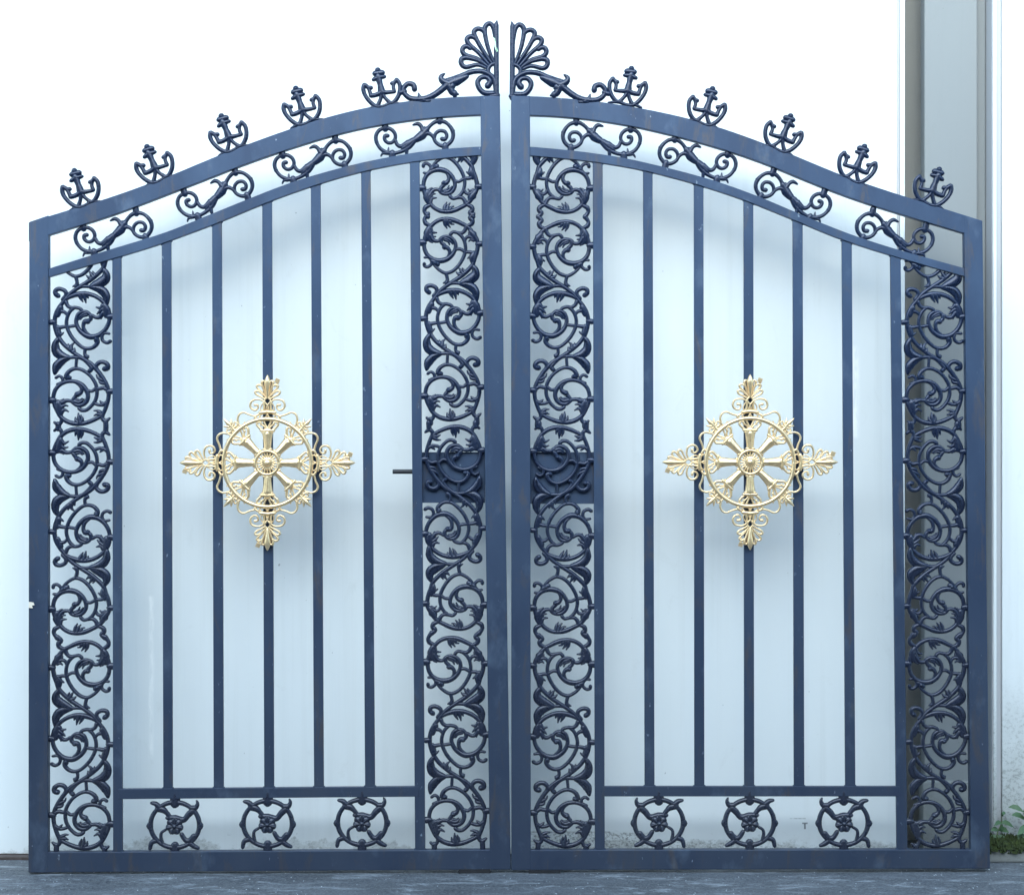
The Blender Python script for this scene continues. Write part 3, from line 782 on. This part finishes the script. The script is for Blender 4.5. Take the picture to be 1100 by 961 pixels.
ppart('infill', M_PILLAR, XD(1049, PY), xR - .006, PY + .03, PY + .40, 0, ZT)
w2part('shade_reveal', M_TRIM, xR - .005, xR - .001, WY + .004, WY + .48, 0, ZT, .001)  # thin slab: shade of the white return face put in as grey

# ground: a finely wrinkled sheet near the gates inside a big flat one
mb = MB(); nx, ny = 150, 60
X0, X1, Y0, Y1 = -3.2, 3.2, -1.4, .9
from mathutils import noise as mn
def gh(x, y):
    f = min(1, max(0, (min(x - X0, X1 - x, y - Y0) / .3)))
    h = mn.noise(Vector((x * 1.3, y * 3.5, 3.1))) * .0035 + mn.noise(Vector((x * 9, y * 12, 1))) * .0018
    return f * (h - .0045 + max(0, x + 2.1) * .0019)
vs = [(X0 + (X1 - X0) * i / nx, Y0 + (Y1 - Y0) * j / ny, gh(X0 + (X1 - X0) * i / nx, Y0 + (Y1 - Y0) * j / ny)) for j in range(ny + 1) for i in range(nx + 1)]
fs = [(j * (nx + 1) + i, j * (nx + 1) + i + 1, (j + 1) * (nx + 1) + i + 1, (j + 1) * (nx + 1) + i) for j in range(ny) for i in range(nx)]
mb.add(vs, fs)
R = 60
mb.add([(-R, -R, 0), (X0, -R, 0), (X0, Y0, 0), (-R, Y0, 0), (X1, -R, 0), (R, -R, 0), (R, Y0, 0), (X1, Y0, 0), (-R, R, 0), (X0, R, 0), (X1, R, 0), (R, R, 0), (X0, Y1, 0), (X1, Y1, 0)],
       [(0, 1, 2, 3), (1, 4, 7, 2), (4, 5, 6, 7), (3, 2, 12, 9, 8), (7, 6, 11, 10, 13), (12, 13, 10, 9)])
tag(mb.build('ground', M_GROUND), kind='structure')

# mossy kerb at the foot of the right wall
kx0, kx1 = XD(1058, .18), 9
mb = MB(); n = 90
for i in range(n):
    a = kx0 + (kx1 - kx0) * (i / n) ** 2; b = kx0 + (kx1 - kx0) * ((i + 1) / n) ** 2
    pass
box(mb, kx0, kx1, .165, WY - .002, 0, .075)
kerb = mb.build('kerb', M_CONC, None, smooth=False, bevel=.012, seg=3)
tag(kerb, 'low dark concrete kerb with moss on top, at the foot of the right-hand wall', 'kerb')
mb = MB()
rnd = random.Random(4)
for i in range(2600):
    x = kx0 + .01 + rnd.random() ** 1.6 * .9; y = .150 + rnd.random() * .15
    zt = .07 + .030 * (0.6 + .8 * mn.noise(Vector((x * 14, y * 14, 2)))) * (1 if y > .17 else .6)
    r = .004 + rnd.random() * .007; a = rnd.random() * 6.28; h = .010 + rnd.random() * .014
    z = zt - .01 + rnd.random() * .012
    if y < .17: z -= rnd.random() * .030
    vs = [(x + r * math.cos(a + t), y + r * math.sin(a + t), z) for t in (0, 2.09, 4.19)] + [(x + rnd.uniform(-.4, .4) * r, y + rnd.uniform(-.6, .3) * r, z + h)]
    mb.add(vs, [(0, 1, 3), (1, 2, 3), (2, 0, 3)])
def lump(x0, x1, y0, y1, zb, zt):
    n_, m_ = 60, 12; vs = []; fs = []
    for j in range(m_ + 1):
        for i in range(n_ + 1):
            x = x0 + (x1 - x0) * i / n_; y = y0 + (y1 - y0) * j / m_
            e = min(1, min(i, n_ - i) / 3, min(j, m_ - j) / 2)
            vs.append((x, y, zb + (zt - zb) * e * (.75 + .5 * mn.noise(Vector((x * 16, y * 16, 5))))))
    for j in range(m_):
        for i in range(n_):
            b_ = j * (n_ + 1) + i; fs.append((b_, b_ + 1, b_ + n_ + 2, b_ + n_ + 1))
    mb.add(vs, fs)
lump(kx0 + .004, kx0 + 1.0, .153, WY - .004, .062, .098)
tag(mb.build('moss', M_MOSS, smooth=False), 'green cushion of moss along the top of the low kerb at the right edge', 'moss', kind='stuff')

def leafblade(mb, base, direction, L, W, droop=.4, up=.5):
    d = Vector(direction).normalized(); side = (d.cross(Vector((0, 0, 1))).normalized() * .5 + Vector((0, 0, .85)) * (-1 if d.x > 0 else 1)).normalized(); n_ = 6
    vs = []; fs = []
    for i in range(n_ + 1):
        t = i / n_; w_ = W * math.sin(math.pi * min(1, (t * .92 + .06))) ** .8 * (1 - .25 * t)
        if i % 2: w_ *= .86
        c = Vector(base) + d * L * t + Vector((0, 0, up * L * t - droop * L * t * t))
        vs += [tuple(c - side * w_ + Vector((0, 0, .15 * w_))), tuple(c - Vector((0, 0, .12 * w_))), tuple(c + side * w_ + Vector((0, 0, .15 * w_)))]
    for i in range(n_):
        for k in range(2):
            a = i * 3 + k; fs.append((a, a + 1, a + 4, a + 3))
    mb.add(vs, fs)
def weed(px, y, zb, h, seed, label, leaves):
    rnd = random.Random(seed); x = XD(px, y)
    t = thing('weed', label, 'plant', (x, y, zb), 'weeds on the mossy kerb')
    sm = MB(); n = 8; rings = []
    pts = [(x + .012 * math.sin(i * .7 + seed), y + .006 * i / 8, zb - .02 + (h + .02) * i / 8) for i in range(9)]
    for i, q in enumerate(pts):
        r = .0035 * (1 - .6 * i / 8)
        for a in range(6): rings.append((q[0] + r * math.cos(a * 1.047), q[1] + r * math.sin(a * 1.047), q[2]))
    sm.add(rings, [(i * 6 + a, i * 6 + (a + 1) % 6, (i + 1) * 6 + (a + 1) % 6, (i + 1) * 6 + a) for i in range(8) for a in range(6)])
    sm.build('stem', M_STEM, t, off=(x, y, zb))
    for (f, ang, L, W, up) in leaves:
        i = min(8, int(f * 8)); q = pts[i]; m = MB()
        leafblade(m, q, (math.cos(ang), math.sin(ang), 0), L * .62, W * .75, .55, up)
        m.build('leaf', M_LEAF, t, off=(x, y, zb))
weed(1074, .23, .09, .105, 3, 'small broad-leaved green weed beside the foot of the right gate leaf',
     [(.35, 2.9, .055, .015, .35), (.35, -.3, .075, .019, .2), (.6, 3.4, .06, .018, .5), (.6, -.7, .08, .020, .45), (.85, -2.6, .075, .016, .35), (.85, .1, .09, .020, .15), (1, -1.6, .05, .014, .8), (1, .6, .045, .013, .9), (.7, -1.5, .06, .017, .3), (.2, -2.2, .05, .013, .4)])
weed(1102, .22, .085, .13, 5, 'taller green weed cut off by the right edge of the picture',
     [(.3, 3.1, .09, .024, .3), (.5, -2.7, .10, .028, .2), (.5, -.4, .09, .024, .3), (.75, 3.3, .11, .022, .9), (.75, .2, .09, .022, .3), (1, 2.9, .10, .020, .8), (1, -.9, .07, .018, .7), (.9, -1.7, .06, .02, .4)])

# ------------------------------------------------------------------ light
world = bpy.data.worlds.new('World'); sc.world = world; world.use_nodes = True
wn = world.node_tree; bg = wn.nodes['Background']
sky = wn.nodes.new('ShaderNodeTexSky'); sky.sky_type = 'NISHITA'; sky.sun_disc = False
SE, SA = 21, -6      # elevation; azimuth from straight behind the camera, minus = from the left
sky.sun_elevation = math.radians(SE)
sky.sun_rotation = math.radians(180 + (-SA) * -1) if False else math.radians(180 - SA * -1)
sky.air_density = 1.0; sky.dust_density = 1.0; sky.ozone_density = 1.0
wn.links.new(sky.outputs[0], bg.inputs['Color']); bg.inputs['Strength'].default_value = .15
sl = bpy.data.lights.new('sun', 'SUN'); sl.energy = 2.1; sl.angle = math.radians(85); sl.color = (1, .97, .92)
so = bpy.data.objects.new('sun', sl); col.objects.link(so)
d = Vector((math.sin(math.radians(SA)) * math.cos(math.radians(SE)), -math.cos(math.radians(SA)) * math.cos(math.radians(SE)), math.sin(math.radians(SE))))
so.rotation_euler = d.to_track_quat('Z', 'Y').to_euler(); so.location = d * 8
sky.sun_rotation = math.atan2(d.x, d.y)

OPP = 6.2
mb = MB(); box(mb, -14, 14, -10.3, -9.6, 0, OPP)  # unseen block added behind the camera to shade the lower wall
ob = mb.build('added_light_blocker', M_BLOCKER, None, smooth=False); tag(ob, kind='structure')
cam = bpy.data.cameras.new('camera'); co = bpy.data.objects.new('camera', cam); col.objects.link(co)
co.location = (0, -D, CAMZ); co.rotation_euler = (math.radians(90), 0, 0)
cam.sensor_fit = 'HORIZONTAL'; cam.sensor_width = 36; cam.lens = 36 * D / (1100 * S)
cam.clip_end = 500; sc.camera = co
sc.render.resolution_x = 1024; sc.render.resolution_y = 894
sc.view_settings.view_transform = 'Standard'; sc.view_settings.look = 'None'; sc.view_settings.exposure = 1.70
sc.view_settings.use_white_balance = True; sc.view_settings.white_balance_temperature = 5750; sc.view_settings.white_balance_tint = -3
